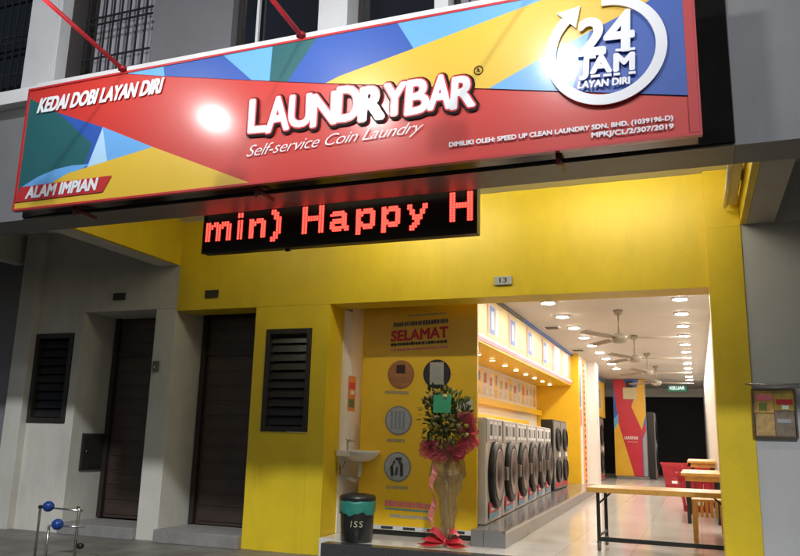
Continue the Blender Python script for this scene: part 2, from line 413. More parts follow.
# wall behind the machines: white with two yellow shelves and a bright strip of tiles
wb = MB().box(-3.198, -3.17, 7.96, 16.39, 1.36, 2.32, INT).box(-3.17, -3.05, 7.96, 16.38, 1.70, 1.80, INTY).box(-3.17, -2.9, 7.96, 14.2, 1.40, 1.52, INTY)
rr_ = random.Random(5)
for k in range(22):
    yy = 8.2+.37*k
    wb.poly(rect_x(-3.166, yy, yy+.30, 1.86, 2.28), mat('notice_print', (.72, .63, .52), .5) if k % 3 else mat('notice_yellow', (.78, .50, .10), .5))
    m_ = rr_.choice([mat('dull_red_print', (.40, .07, .08), .5), mat('olive_print', (.42, .34, .06), .5), mat('notice_blue', (.16, .22, .42), .5), mat('dull_red_print', (.40, .07, .08), .5), GPR])
    z = rr_.uniform(2.02, 2.08); hw = rr_.uniform(.05, .10)
    wb.poly(rect_x(-3.163, yy+.15-hw, yy+.15+hw, z, z+rr_.uniform(.10, .17)), m_)
    for q in range(3): wb.poly(rect_x(-3.163, yy+.05, yy+.05+rr_.uniform(.1, .2), 1.89+.04*q, 1.905+.04*q), GPR)
wb.build('machine_back_wall', None, shop)
# banners at the end of the bulkhead
bb = MB(); x = -2.296
bb.poly(rect_x(x, 16.52, 16.95, 1.0, 2.98), mat('banner_white', (.75, .80, .88), .45)); bb.poly(rect_x(x+.003, 16.6, 16.85, 1.9, 2.6), BPR)
bb.poly(rect_x(x+.003, 16.56, 16.92, 1.5, 1.85), PPR)
bb.poly(rect_x(x, 17.1, 17.75, .2, 2.98), mat('banner_orange', (.85, .35, .05), .45))
for k in range(22): bb.poly(rect_x(x+.003, 17.3, 17.5, .3+.12*k, .36+.12*k), RPR if k % 2 else INK)
bb.poly(rect_x(x+.002, 17.56, 17.66, .25, 2.9), WPR)
bb.build('end_banner', None, shop)
bb = MB().box(-3.19, -2.42, 18.62, 22.7, 1.86, 2.95, INTY)
bb.poly(rect_x(-2.417, 19.0, 20.2, 2.0, 2.8), WPR).poly(rect_x(-2.414, 19.2, 19.9, 2.1, 2.7), mat('orange_print', (.85, .32, .04), .45)).poly(rect_x(-2.417, 18.7, 22.6, 2.84, 2.94), BPR).poly(rect_x(-2.417, 20.6, 22.2, 2.0, 2.75), mat('banner_yellow', (.85, .6, .1), .4)).poly(rect_x(-2.414, 21.0, 21.6, 2.1, 2.6), GPR)
bb.build('bulkhead', None, shop)

# ================================================================== LIGHTS OF THE PLACE, AND ONE ADDED FILL
LAMP = mat('downlight_glow', (1, .96, .9), .5, emit=225, ecol=(1, .90, .78))
RIM = mat('downlight_rim', (.8, .8, .8), .4)
def downlight(loc, r, label, group, name='ceiling_downlight', m=LAMP):
    t = thing(name, label, 'ceiling light', loc, group)
    MB().lathe([(r, 0), (r*1.25, -.004), (r*1.25, -.012), (r, -.014)], loc, n=24).build('rim', RIM, t)
    MB().lathe([(r*.98, -.015), (r*.98, -.019)], loc, n=24).build('lens', m, t)
    return t
ORD = ['nearest the street', 'second from the street', 'third from the street', 'fourth from the street', 'fifth from the street', 'sixth from the street', 'seventh from the street', 'eighth from the street', 'ninth from the street', 'tenth from the street', 'eleventh from the street', 'twelfth from the street', 'thirteenth from the street', 'fourteenth from the street']
dl = None
for row, x, y0, n in (('left', -1.79, 8.95, 10), ('right', -.11, 9.05, 13)):
    for k in range(n):
        loc = (x, y0+1.19*k, 3.0); lab = 'round white ceiling downlight in the %s row, %s' % (row, ORD[k])
        dl = downlight(loc, .085, lab, 'ceiling downlights of the laundry') if dl is None else dup(dl, loc, lab)
sp_ = None
SPOT = mat('spot_glow', (1, .9, .7), .5, emit=28, ecol=(1, .82, .55))
for k in range(10):
    loc = (-2.78, 8.6+.8*k, 2.325); lab = 'tiny spotlight under the yellow soffit above the washers, %s' % ORD[k]
    if sp_ is None: sp_ = downlight(loc, .035, lab, 'soffit spotlights above the washers', 'soffit_spotlight', SPOT)
    else: dup(sp_, loc, lab)
# walkway ceiling lamps, hidden behind the front beam; the dim one is added fill
def batten(x, y, half, em, label, nm):
    t = thing('ceiling_lamp', label, 'ceiling light', (x, y, 3.55))
    BOX(x-half, x+half, y-.04, y+.04, 3.5, 3.55, bev=.006).build('housing', RIM, t)
    MB().tube([(x-half+.03, y, 3.478), (x+half-.03, y, 3.478)], .016).build('tube', mat(nm, (1, .95, .85), .5, emit=em, ecol=(1, .94, .72)), t)
batten(-2.45, 6.05, .65, 98, 'fluorescent batten lamp on the walkway ceiling above the LED board', 'bright_walkway_tube')
batten(-.55, 6.05, .65, 98, 'fluorescent batten lamp on the walkway ceiling above the shop opening', 'bright_walkway_tube')
batten(-4.4, 5.75, .5, 26, 'dim unseen fill lamp added on the walkway ceiling in front of the door', 'added_fill_tube')  # unseen lamp added to brighten the left walls and beam face
# unlit batten on the right beam
t = thing('batten_light', 'cream batten light fixed under the beam atop the yellow pier', 'wall light', (.38, 6.3, 3.3))
mb = MB().box(.345, .43, 5.75, 6.9, 3.20, 3.29, bev=.012)
mb.build('housing', mat('cream_plastic', (.62, .55, .36), .4), t)
MB().tube([(.335, 5.78, 3.18), (.335, 6.87, 3.18)], .018).build('tube', mat('unlit_tube', (.75, .72, .62), .3), t)
BOX(.37, .448, 6.2, 6.5, 3.29, 3.36).build('bracket', MATS['cream_plastic'], t)

# ================================================================== THE SIGN
YS = 4.45
sx0, sx1, sz0, sz1 = -5.185, .112, 2.912, 3.99
sg = thing('shop_sign', 'long slanting red, blue and yellow laundry signboard across the shop front', 'shop sign', ((sx0+sx1)/2, YS, sz0))
def glossy(n, c): return mat(n, c, .5, var=.03, vscale=1.5, spec=.6, coat=.9, coatr=.21)
SR, SY, ST = glossy('sign_red', (.55, .028, .016)), glossy('sign_yellow', (.72, .47, .030)), glossy('sign_teal', (.012, .105, .115))
SB, SK, SP = glossy('sign_blue', (.020, .085, .40)), glossy('sign_sky_blue', (.13, .39, .78)), glossy('sign_pale_blue', (.42, .66, .90))
SD = glossy('sign_deep_red', (.50, .018, .02)); SW = glossy('sign_white', (.80, .82, .86))
BOX(sx0+.01, sx1-.01, YS+.004, YS+.18, sz0+.01, sz1-.01).build('sign_box', mat('sign_back_metal', (.03, .018, .018), .16, metal=.2), sg)
fr = MB().box(sx0, sx1, YS-.012, YS+.03, sz1-.0095, sz1+.008, SD).box(sx0, sx1, YS-.012, YS+.03, sz0-.008, sz0+.0095, SD)
fr.box(sx0-.012, sx0, YS-.012, YS+.03, sz0-.008, sz1+.008, SD).box(sx1, sx1+.012, YS-.012, YS+.03, sz0-.008, sz1+.008, SD)
fr.build('frame', None, sg)
# colour fields of the printed face, measured outlines laid out on the sign's own plane
FIELDS = [
 (SR, [(20, 90), (125, 71), (700, 96.5), (700, 134), (14, 211)]),
 (ST, [(31, 92), (31, 99), (59, 113), (92, 144), (87, 166), (24, 187), (16, 205)]),
 (SB, [(59, 113), (104, 127.5), (103, 140), (88, 170), (82, 172), (92, 144)]),
 (SK, [(103, 127), (153, 147), (104, 168), (88, 168)]),
 (SP, [(103, 127.5), (108, 166), (87, 168)]),
 (SK, [(22, 187), (38, 177), (55, 169.5), (72, 165.5), (90, 164), (68, 178), (40, 190), (18, 202)]),
 (SY, [(68, 173.5), (153, 147), (250, 183.5), (14, 211.5), (15.5, 202), (40, 190)]),
 (SK, [(128, 72), (164, 66), (165, 76.2), (130, 74)]),
 (SB, [(164, 66), (224, 55), (252, 80.3), (165, 76.2)]),
 (SK, [(224, 55), (273, 46), (270, 81.2), (252, 80.3)]),
 (ST, [(273, 46), (317, 38), (288, 82), (270, 81.2)]),
 (SB, [(317, 38), (398, 23), (414, 49), (340, 76.5), (326, 83.5), (288, 82)]),
 (SK, [(398, 23), (560, -7), (547, 1), (414, 49)]),
 (SY, [(326, 83.5), (340, 76.5), (414, 49), (560, -7), (700, -36), (647, 2.5), (629, 12), (547, 55.5), (489, 89), (400, 86)]),
 (SK, [(489, 89), (547, 55.5), (590, 32), (572, 92)]),
 (SB, [(590, 32), (629, 12), (647, 2.5), (700, -36), (692, 96), (572, 92)]),
]
fc = MB()
def clampz(p): return (min(max(p[0], sx0), sx1), min(max(p[1], sz0+.01), sz1-.01))
for k, (m, pts) in enumerate(FIELDS):
    y = YS - .0006*(k+1)
    q = [clampz(at(*p, YS)) for p in pts]
    fc.poly([(a, y, b) for a, b in q], m)
y = YS-.012
fc.poly([(clampz(at(*p, YS))[0], y, at(*p, YS)[1]) for p in ((21.5, 187.6), (112.7, 175.8), (103.5, 192.3), (15.5, 203))], SD)
fc.poly([(sx1-.055, y, sz0+.012), (sx1-.001, y, sz0+.012), (sx1-.001, y, sz1-.012), (sx1-.055, y, sz1-.012)], SD)
fc.build('printed_face', None, sg)
def sp_quad(dy, *c): return quad_px(YS, *c) if not dy else [(p[0], YS-dy, p[2]) for p in quad_px(YS, *c)]
L1 = MB(); put_fat(L1, 'KEDAI DOBI LAYAN DIRI', sp_quad(.014, (38.5, 113.5), (162, 93), (165, 78.5), (42, 99.5)), SW, .007, shear=.12)
L1.build('lettering', None, sg)
L1 = MB(); put_fat(L1, 'ALAM IMPIAN', sp_quad(.016, (27, 199), (97.5, 190), (99.5, 178.5), (29, 188)), SW, .006, shear=.12)
L1.build('lettering', None, sg)
# the big name: each letter on its own little tilt, white with a red and a black edge
big = MB(); word = 'LAUNDRYBAR'
wd = {'L': .78, 'A': 1.0, 'U': 1.0, 'N': 1.1, 'D': 1.05, 'R': 1.05, 'Y': 1.0, 'B': 1.02}
tot = sum(wd[c] for c in word); acc = 0
EDGE = mat('sign_black_edge', (.012, .004, .004), .7, spec=.2); SRD = glossy('sign_bright_red', (.62, .02, .03))
p0, p1 = Vector((249.5, 134)), Vector((475, 105.5))
for i, ch in enumerate(word):
    a = acc/tot; acc += wd[ch]; b = acc/tot
    A = p0.lerp(p1, a+.002); B = p0.lerp(p1, b-.002)
    wob = (1.2 if i % 2 else -1.0)
    hgt = 31.5 + 1.5*math.sin(i*1.9)
    bl_, br_ = (A.x, A.y+wob), (B.x, B.y+wob*.3)
    tl_, tr_ = (A.x+2.2, A.y-hgt+wob), (B.x+.8, B.y-hgt+wob*.4)
    Q = sp_quad(.018, bl_, br_, tr_, tl_)
    sh = [(q[0]+.008, YS-.0135, q[2]-.008) for q in Q]
    put_fat(big, ch, [(q[0]+.007, YS-.0120, q[2]-.007) for q in Q], EDGE, .034, 14, dz=.0001)
    put_fat(big, ch, [(q[0], YS-.0145, q[2]) for q in Q], SRD, .021, 14, dz=.0001)
    put_fat(big, ch, [(q[0], YS-.0170, q[2]) for q in Q], SW, .011, 12, dz=.0001)
big.build('brand_lettering', None, sg)
L1 = MB(); put_text(L1, 'Self-service Coin Laundry', sp_quad(.014, (247, 161), (423, 136), (425, 121), (248, 146.5)), SW, offset=-.008, shear=.45, spacing=.94)
L1.build('lettering', None, sg)
L1 = MB(); put_fat(L1, 'DIMILIKI OLEH: SPEED UP CLEAN LAUNDRY SDN. BHD. (1039196-D)', sp_quad(.014, (450, 149), (673, 122), (673, 116), (450, 143.2)), SW, .0022, 6)
L1.build('lettering', None, sg); L1 = MB()
put_fat(L1, 'MPKJ/CL/2/307/2019', sp_quad(.014, (592, 140), (673.5, 130.5), (673.5, 124.3), (592, 133.6)), SW, .0024, 6)
L1.build('lettering', None, sg)
# registered mark
rc = at(479, 71, YS); L1 = MB(); n = 24
for k in range(n):
    t0, t1 = 2*math.pi*k/n, 2*math.pi*(k+1)/n
    L1.poly([(rc[0]+r_*math.cos(t), YS-.014, rc[1]+r_*math.sin(t)) for r_, t in ((.026, t0), (.032, t0), (.032, t1), (.026, t1))], EDGE)
put_text(L1, 'R', rect(YS-.0145, rc[0]-.011, rc[0]+.012, rc[1]-.014, rc[1]+.014), EDGE, offset=.02)
L1.build('lettering', None, sg)
# round 24 hour badge: ring with an arrow head, slab letters
cx, cz, RO, RI = -.405, 3.525, .365, .299
bd = MB(); n = 64; t0, t1 = R(92), R(92-318)
for k in range(n):
    a, b = t0+(t1-t0)*k/n, t0+(t1-t0)*(k+1)/n
    bd.prism([(cx+r_*math.cos(t), YS-.03, cz+r_*math.sin(t)) for r_, t in ((RI, a), (RO, a), (RO, b), (RI, b))], (0, .015, 0), SW)
tm = t1; d = Vector((math.sin(tm), 0, -math.cos(tm))); rr = Vector((math.cos(tm), 0, math.sin(tm)))
c0 = Vector((cx, YS-.03, cz))+rr*(RO+RI)/2
bd.prism([c0-rr*.085, c0+rr*.085, c0+d*.125], (0, .015, 0), SW)
yb = YS-.032
def bq(*c): return [(p[0], yb, p[2]) for p in quad_px(YS, *c)]
put_fat(bd, '2', bq((579, 57.5), (604.5, 55), (604.5, 20), (581, 23)), SW, .013, 12)
put_fat(bd, '4', bq((605.5, 54.5), (633.5, 51.5), (633.5, 12), (606, 15.5)), SW, .010, 12)
put_fat(bd, 'JAM', bq((581, 81.5), (634, 76.5), (634, 55), (582, 60)), SW, .009, 12, spacing=1.12)
put_fat(bd, 'LAYAN DIRI', bq((578.5, 90.5), (630, 85.5), (630, 79), (579.5, 84)), SW, .0035, 8)
def serif(x0_, x1_, y_, h=2.6):
    q = bq((x0_, y_), (x1_, y_-(x1_-x0_)*.095), (x1_, y_-(x1_-x0_)*.095-h), (x0_, y_-h))
    bd.prism([(a, yb-.0015, c) for a, _, c in q], (0, .0135, 0), SW)
for x0_, x1_, y_ in ((616, 635.5, 54), (585.5, 596.5, 61.5), (591.5, 600.5, 80.0), (604, 612, 78.9), (614, 620.5, 77.9), (629, 636, 76.5)): serif(x0_, x1_, y_)
bd.build('badge', None, sg)
for bx in (-4.6, -2.9, -.72):
    MB().tube([(bx, YS+.05, sz0-.02), (bx, YS+.30, sz0-.025)], .014).tube([(bx, YS+.06, sz0-.075), (bx, YS+.06, sz0+.0)], .013).build('bracket', mat('dark_red_paint', (.10, .012, .014), .4), sg)
# floodlights on red arms in front of the sign
LENS = mat('floodlight_glow', (1, 1, 1), .4, emit=330, ecol=(1, .985, .96))
for k, (ax, lp, lab) in enumerate(((-4.18, (-4.26, 3.1, 4.17), 'red floodlight arm reaching out above the left end of the sign'),
                                  (-2.55, (-2.52, 3.2, 3.97), 'red floodlight arm reaching out above the sign near its middle'),
                                  (-.86, (-.86, 3.2, 4.14), 'red floodlight arm above the right half of the sign'))):
    t = thing('floodlight', lab, 'floodlight', (ax, YS, sz1), 'sign floodlights on red arms')
    end = Vector((lp[0], lp[1]-.04, lp[2]+.13))
    MB().tube([(ax, YS+.12, sz1-.05), (ax, YS-.02, sz1+.02), tuple(end)], .018).build('arm', REDP, t)
    MB().tube([tuple(end), (lp[0], lp[1]-.03, lp[2]+.08)], .012).box(lp[0]-.13, lp[0]+.13, lp[1]-.05, lp[1], lp[2]-.09, lp[2]+.09, bev=.01).build('lamp_head', BLKM, t)
    BOX(lp[0]-.085, lp[0]+.085, lp[1]+.001, lp[1]+.006, lp[2]-.05, lp[2]+.05).build('lens', LENS, t)
    MB().lathe([(.035, 0), (.035, .03)], (ax, YS-.03, sz1+.008), n=12).build('clamp', REDP, t)

# LED message board under the beam
BIT = {
 'm': (10, ['1101101110', '1111111111', '1110111011', '1100110011', '1100110011', '1100110011', '1100110011', '1100110011'], 8),
 'i': (2, ['11', '11', '00', '11', '11', '11', '11', '11', '11', '11', '11'], 11),
 'n': (7, ['1101110', '1111111', '1110011', '1100011', '1100011', '1100011', '1100011', '1100011'], 8),
 ')': (4, ['1100', '1110', '0110', '0111', '0011', '0011', '0011', '0011', '0011', '0111', '0110', '1110', '1100'], 11),
 'H': (8, ['11000011']*4+['11111111']*2+['11000011']*5, 11),
 'a': (8, ['01111100', '11111110', '00000110', '01111110', '11111110', '11000110', '11111111', '01111011'], 8),
 'p': (8, ['11011110', '11111111', '11100011', '11000011', '11000011', '11100011', '11111111', '11011110', '11000000', '11000000'], 8),
 'y': (8, ['11000011', '11000011', '01100110', '01100110', '00111100', '00111100', '00011000', '00111000', '01110000', '01100000'], 8)}
lx0, lx1, lz0, lz1, yl = -4.02, -1.497, 2.705, 3.066, 5.45
ld = thing('led_sign', 'black scrolling LED board with red dotted letters hung under the beam', 'led sign', ((lx0+lx1)/2, yl, lz0))
BOX(lx0, lx1, yl, yl+.09, lz0, lz1+.03, bev=.004).build('case', mat('led_case', (.010, .008, .009), .35, var=.2), ld)
fr = MB().box(lx0-.003, lx1+.003, yl-.012, yl-.0005, lz0-.004, lz0+.02).box(lx0-.003, lx1+.003, yl-.012, yl-.0005, lz1, lz1+.03).box(lx0-.003, lx0+.015, yl-.012, yl-.0005, lz0+.0205, lz1-.0005).box(lx1-.015, lx1+.003, yl-.012, yl-.0005, lz0+.0205, lz1-.0005)
fr.build('bezel', BLKM, ld)
DOT = mat('led_red', (.8, .05, .03), .4, emit=3.9, ecol=(1, .05, .035)); DIM = mat('led_red_low', (.3, .02, .02), .4, emit=.5, ecol=(1, .03, .03))
pitch = .0218; zb = lz0+.105
def disc(m, x, z, r):
    m.poly([(x+r*math.cos(t), yl-.004, z+r*math.sin(t)) for t in [2*math.pi*j/8 for j in range(8)]])
for ch, pxl, pxr in (('m', 206.5, 232), ('i', 237.5, 243.5), ('n', 249.5, 266), (')', 271, 281.5), ('H', 302, 324), ('a', 330, 349), ('p', 356, 375), ('p', 381.5, 400), ('y', 407, 427.5), ('H', 449.5, 473)):
    x0 = at(pxl, 225, yl)[0]; x1 = at(pxr, 225, yl)[0]
    dots = MB(); wdt, rows, asc = BIT[ch]; step = (x1-x0)/wdt
    for j, row in enumerate(rows):
        for i, b in enumerate(row):
            if b == '1': disc(dots, x0+(i+.5)*step, zb+(asc-j-.5)*pitch, .0120)
    dots.build('lit_letter', DOT, ld)
mb = MB()
for hx in (-3.5, -2.0): mb.tube([(hx, yl+.05, lz1+.03), (hx, yl+.05, 3.552)], .008)
mb.tube([(-3.2, yl+.07, lz0+.0), (-3.2, yl+.05, lz0-.012), (-3.16, yl+.05, lz0-.012)], .01).build('hanger', BLKM, ld)

# ================================================================== SMALL THINGS ON THE WALLS
def number_plate(x, z, label, m, txt=None, y=7.0):
    t = thing('number_plate', label, 'number plate', (x, y, z))
    BOX(x-.085, x+.085, y-.022, y-.001, z-.042, z+.042, bev=.004).build('plate', m, t)
    if txt:
        k = MB(); put_text(k, txt, rect(y-.0235, x-.035, x+.04, z-.022, z+.026), INK, offset=.02); k.build('digits', None, t)
number_plate(-1.66, 2.653, 'small pale grey house number plate above the shop opening', mat('plate_grey', (.40, .42, .42), .4), '13')
number_plate(-4.985, 2.675, 'small dark house number plate above the door in the yellow wall', mat('plate_dark', (.035, .03, .025), .4))
number_plate(-6.28, 2.70, 'small dark house number plate above the recessed door of the white wall', MATS['plate_dark'])
t = thing('meter_box', 'dark metal meter box set in the white door recess', 'meter box', (-6.78, 7.35, .68))
BOX(-6.779, -6.765, 7.165, 7.52, .68, 1.11, bev=.006).build('box', mat('meter_box_paint', (.045, .04, .035), .45, var=.2), t)
BOX(-6.764, -6.758, 7.19, 7.495, .71, 1.08, bev=.002).build('cover', mat('meter_cover', (.03, .027, .024), .35, var=.2), t)
MB().lathe([(.012, 0), (.012, .012)], (-6.757, 7.24, .9), axis='X', n=12).build('lock', STEEL, t)
t = thing('door_bell', 'small dark bell box on the white pier between the two doors', 'bell', (-5.655, 7, 1.87))
BOX(-5.69, -5.62, 6.965, 6.999, 1.81, 1.93, bev=.006).build('case', mat('bell_case', (.12, .11, .10), .4), t)
MB().lathe([(.014, 0), (.014, -.01)], (-5.655, 6.964, 1.86), axis='Y', n=14).build('button', mat('bell_button', (.4, .38, .34), .4), t)
# notice holder on the right wall
t = thing('notice_holder', 'clear wall holder stuffed with colourful flyers on the right grey wall', 'notice holder', (.6, 6.94, 1.22))
yh = 6.93
mb = MB(); put = [(.452, .602, 1.42, 1.60, 'flyer_orange', (.62, .36, .10)), (.605, .752, 1.44, 1.605, 'flyer_yellow', (.50, .36, .07)), (.458, .60, 1.235, 1.415, 'flyer_brown', (.46, .30, .12)), (.603, .75, 1.235, 1.435, 'flyer_grey', (.22, .17, .13))]
for a, b, c, d, n_, cl in put: mb.box(a, b, yh, yh+.004, c, d, mat(n_, cl, .4, var=.35, vscale=18))
mb.box(.47, .59, yh-.003, yh-.001, 1.52, 1.565, PPR).box(.62, .74, yh-.003, yh-.001, 1.49, 1.53, RPR).box(.49, .55, yh-.003, yh-.001, 1.44, 1.50, mat('flyer_green', (.16, .22, .05), .4)).box(.62, .72, yh-.003, yh-.001, 1.34, 1.37, GPR).box(.66, .71, yh-.003, yh-.001, 1.45, 1.48, WPR)
mb.build('flyers', None, t)
fr = MB().box(.44, .452, 6.915, 6.949, 1.22, 1.615).box(.754, .766, 6.915, 6.949, 1.22, 1.615).box(.452, .754, 6.915, 6.949, 1.22, 1.232).box(.452, .754, 6.915, 6.949, 1.606, 1.618)
fr.build('frame', mat('holder_brown', (.10, .07, .05), .4), t)
MB().tube([(.40, 6.94, 1.66), (.60, 6.93, 1.645), (.80, 6.94, 1.655)], .006).build('rail', STEEL, t)

# ================================================================== THINGS AT THE SHOP'S MOUTH
# yellow information panel
yp = 7.5
ip = thing('information_panel', 'tall yellow welcome panel with round pictures standing at the shop entrance', 'information panel', (-2.7, yp, .176))
YPN = mat('panel_yellow', (.84, .52, .02), .28, var=.04, coat=.3)
BOX(-3.335, -2.055, yp, yp+.05, .225, 2.585, bev=.004).build('board', YPN, ip)
BOX(-3.33, -2.06, yp+.01, yp+.045, .176, .223).build('plinth', BLKM, ip)
mb = MB().box(-3.33, -2.06, yp-.003, yp-.001, .228, .27, mat('strip_white', (.6, .6, .58), .4))
for xa in (-3.0, -2.76, -2.5, -2.24): mb.box(xa-.065, xa+.065, yp-.005, yp-.0035, .236, .262, INK)
mb.build('base_strip', None, ip)
def pq(d, *c): return [(p[0], yp-d, p[2]) for p in quad_px(yp, *c)]
tx = MB()
put_fat(tx, 'SELAMAT', pq(.004, (391, 341.5), (448, 337), (448, 326.5), (392, 331.5)), RPR, .006, 8)
def scribble(mb, bl, br, tr, tl, m, lo=.25, hi=.8):
    "a printed line too small to read: short strokes of uneven length"
    q = [Vector(p) for p in pq(.004, bl, br, tr, tl)]; a = 0
    while a < 1:
        b = min(1, a+random.uniform(.02, .05))
        P = lambda u, v: (q[0]*(1-u)+q[1]*u)*(1-v)+(q[3]*(1-u)+q[2]*u)*v
        mb.poly([P(a, random.uniform(0, .1)), P(b, random.uniform(0, .1)), P(b, random.uniform(hi, 1)), P(a, random.uniform(hi, 1))], m)
        a = b+random.uniform(.004, .02)
tx.build('lettering', None, ip)
SLATE = mat('slate_print', (.09, .10, .13), .5)
tx = MB(); scribble(tx, (393, 327.5), (448, 323), (448, 318), (394, 322.5), SLATE); tx.build('print_line', None, ip)
tx = MB(); scribble(tx, (408, 317), (447, 313.8), (447, 312), (408, 315.2), mat('caption_print', (.34, .31, .20), .5)); tx.build('print_line', None, ip)
tx = MB(); scribble(tx, (391, 346.5), (448, 342.8), (448, 339.6), (391, 343.2), INK); tx.build('print_line', None, ip)
tx = MB(); scribble(tx, (391, 351.5), (448, 348), (448, 345.6), (391, 349), PPR); tx.build('print_line', None, ip)
tx = MB(); scribble(tx, (385, 506), (431, 510), (431, 503.5), (385, 499.5), PPR); tx.build('print_line', None, ip)
tx = MB(); tx.poly(pq(.004, (385, 509), (431, 513), (431, 511.2), (385, 507.4)), mat('teal_print', (.10, .30, .32), .5)); tx.build('print_line', None, ip)
tx = MB(); scribble(tx, (390, 517), (431, 520.5), (431, 517), (390, 513.6), GPR); tx.build('print_line', None, ip)
for (px, py, wdt) in ((397, 394, 12), (396, 442, 9), (397, 489, 11), (440, 398, 12)):
    tx = MB(); scribble(tx, (px-wdt, py), (px+wdt, py+.6), (px+wdt, py-3), (px-wdt, py-3.6), MATS['caption_print']); tx.build('print_line', None, ip)
def medal(px, py, r, m_rim, m_in, extra):
    x, z = at(px, py, yp); k = MB()
    k.lathe([(r, -.001), (r, -.006)], (x, yp, z), axis='Y', n=36, m=m_rim)
    k.lathe([(r*.9, -.0065), (r*.9, -.009)], (x, yp, z), axis='Y', n=36, m=m_in)
    extra(k, x, z); k.build('picture', None, ip)
def e1(k, x, z): k.box(x-.05, x+.05, yp-.012, yp-.0095, z+.01, z+.10, mat('photo_dark', (.04, .02, .015), .4)).box(x-.07, x+.07, yp-.012, yp-.0095, z-.09, z-.03, mat('photo_tan', (.30, .14, .06), .4))
def e2(k, x, z): k.box(x-.075, x+.075, yp-.012, yp-.0095, z-.11, z+.12, mat('machine_panel_print', (.42, .40, .34), .4)).box(x-.05, x+.05, yp-.0135, yp-.0125, z-.06, z+.08, GPR)
def e3(k, x, z):
    for j in range(4): k.box(x-.085+.045*j, x-.06+.045*j, yp-.012, yp-.0095, z-.09, z+.10, mat('pale_picture_lines', (.22, .26, .34), .4))
def e4(k, x, z):
    k.tube([(x-.05, yp-.012, z-.09), (x-.06, yp-.012, z), (x-.03, yp-.012, z+.06)], .016, INK).tube([(x+.05, yp-.012, z-.09), (x+.05, yp-.012, z+.02), (x+.02, yp-.012, z+.07)], .016, INK).tube([(x-.01, yp-.012, z-.08), (x, yp-.012, z+.0)], .012, INK).box(x-.02, x+.05, yp-.013, yp-.0095, z+.07, z+.095, INK)
PAL = mat('picture_pale', (.36, .38, .40), .4, var=.12, vscale=12); RIMM = mat('picture_rim', (.20, .21, .24), .4)
medal(401, 374.5, .15, mat('picture_rim_orange', (.34, .14, .05), .4), mat('photo_orange', (.36, .15, .06), .4, var=.3, vscale=12), e1)
medal(437, 374, .15, mat('picture_rim_black', (.02, .02, .025), .4), mat('photo_black', (.03, .03, .035), .4), e2)
medal(398.5, 420.5, .15, RIMM, PAL, e3)
medal(397.5, 467, .15, RIMM, PAL, e4)
t = thing('paper_notice', 'white paper notice stuck on the yellow panel beside the flowers', 'notice', (-2.16, yp-.003, 1.45))
x0, z0 = at(457, 419, yp); x1, z1 = at(473, 399, yp)
BOX(x0, x1, yp-.004, yp-.0015, z0, z1).build('sheet', mat('notice_paper', (.55, .52, .48), .7), t)
mb = MB(); put_text(mb, 'AO', rect(yp-.0055, x0+.035, x1-.03, z0+.09, z1-.05), INK, offset=.02); mb.build('lettering', None, t)
# small orange notice on the side wall
t = thing('wall_notice', 'small orange notice on the white wall strip above the basin', 'notice', (-3.49, 7.6, 1.4))
xw = -3.498
mb = MB().poly(rect_x(xw, 7.5, 7.70, 1.42, 1.80), mat('notice_orange', (.68, .24, .04), .5)).poly(rect_x(xw+.003, 7.52, 7.68, 1.66, 1.73), RPR).poly(rect_x(xw+.003, 7.53, 7.66, 1.46, 1.55), mat('notice_green', (.05, .16, .06), .5)).poly(rect_x(xw+.003, 7.56, 7.66, 1.60, 1.64), WPR)
mb.build('sheet', None, t)
# wash basin
WC = mat('white_ceramic', (.72, .70, .66), .12, var=.02)
bx, by, bz = -3.49, 7.42, 1.0
t = thing('wash_basin', 'white wall basin on the side wall above the litter bin', 'basin', (bx, by, .7))
mb = MB(); n = 28
prof = [(.02, -.105), (.10, -.10), (.17, -.06), (.212, -.012), (.214, .004), (.205, .012), (.185, .008), (.14, -.045), (.04, -.07)]
mb.lathe(prof, (bx+.20, by, bz), n=n, sy=.86); mb.box(bx, bx+.16, by-.17, by+.17, bz-.055, bz+.011, bev=.012)
mb.build('bowl', WC, t)
mb = MB().tube([(bx+.05, by, bz+.01), (bx+.05, by, bz+.09), (bx+.07, by, bz+.11), (bx+.14, by, bz+.10)], .012).tube([(bx+.05, by, bz+.10), (bx+.05, by, bz+.135)], .018)
mb.build('tap', STEEL, t)
mb = MB().tube([(bx+.2, by, bz-.10), (bx+.2, by, bz-.25), (bx+.16, by, bz-.31), (bx+.10, by, bz-.28), (bx+.02, by, bz-.26)], .022)
mb.build('drain_pipe', mat('white_plastic_pipe', (.6, .58, .54), .4), t)
mb = MB().tube([(bx+.01, by-.1, bz-.16), (bx+.04, by-.1, bz-.2), (bx+.05, by-.04, bz-.10)], .007).box(bx+.002, bx+.02, by-.12, by-.08, bz-.24, bz-.14)
mb.build('angle_valve', STEEL, t)
# litter bin
bx, by = -3.07, 6.9
t = thing('litter_bin', 'round black litter bin with a green liner under the basin', 'bin', (bx, by, .176))
r = .165
MB().lathe([(r*.86, .177), (r*.9, .185), (r, .48), (r*1.0, .50)], (bx, by, 0), n=40).build('body', mat('bin_black', (.018, .018, .019), .35, var=.2), t)
mb = MB(); n = 48; rings = []
for j, (rr_, z) in enumerate(((1.04, .435), (1.05, .46), (1.055, .50), (1.06, .535), (1.03, .552), (.95, .55), (.92, .50))):
    ring = []
    for k in range(n):
        th = 2*math.pi*k/n
        q = r*rr_*(1+.012*math.sin(th*9+j)+.008*math.sin(th*17)) ; zz = z + (.014*math.sin(th*5)+.008*math.sin(th*13) if j == 0 else .004*math.sin(th*6))
        ring.append(mb.bm.verts.new((bx+q*math.cos(th), by+q*math.sin(th), zz)))
    rings.append(ring)
for A, B in zip(rings, rings[1:]):
    for k in range(n): mb.bm.faces.new((A[k], A[(k+1) % n], B[(k+1) % n], B[k])).smooth = True
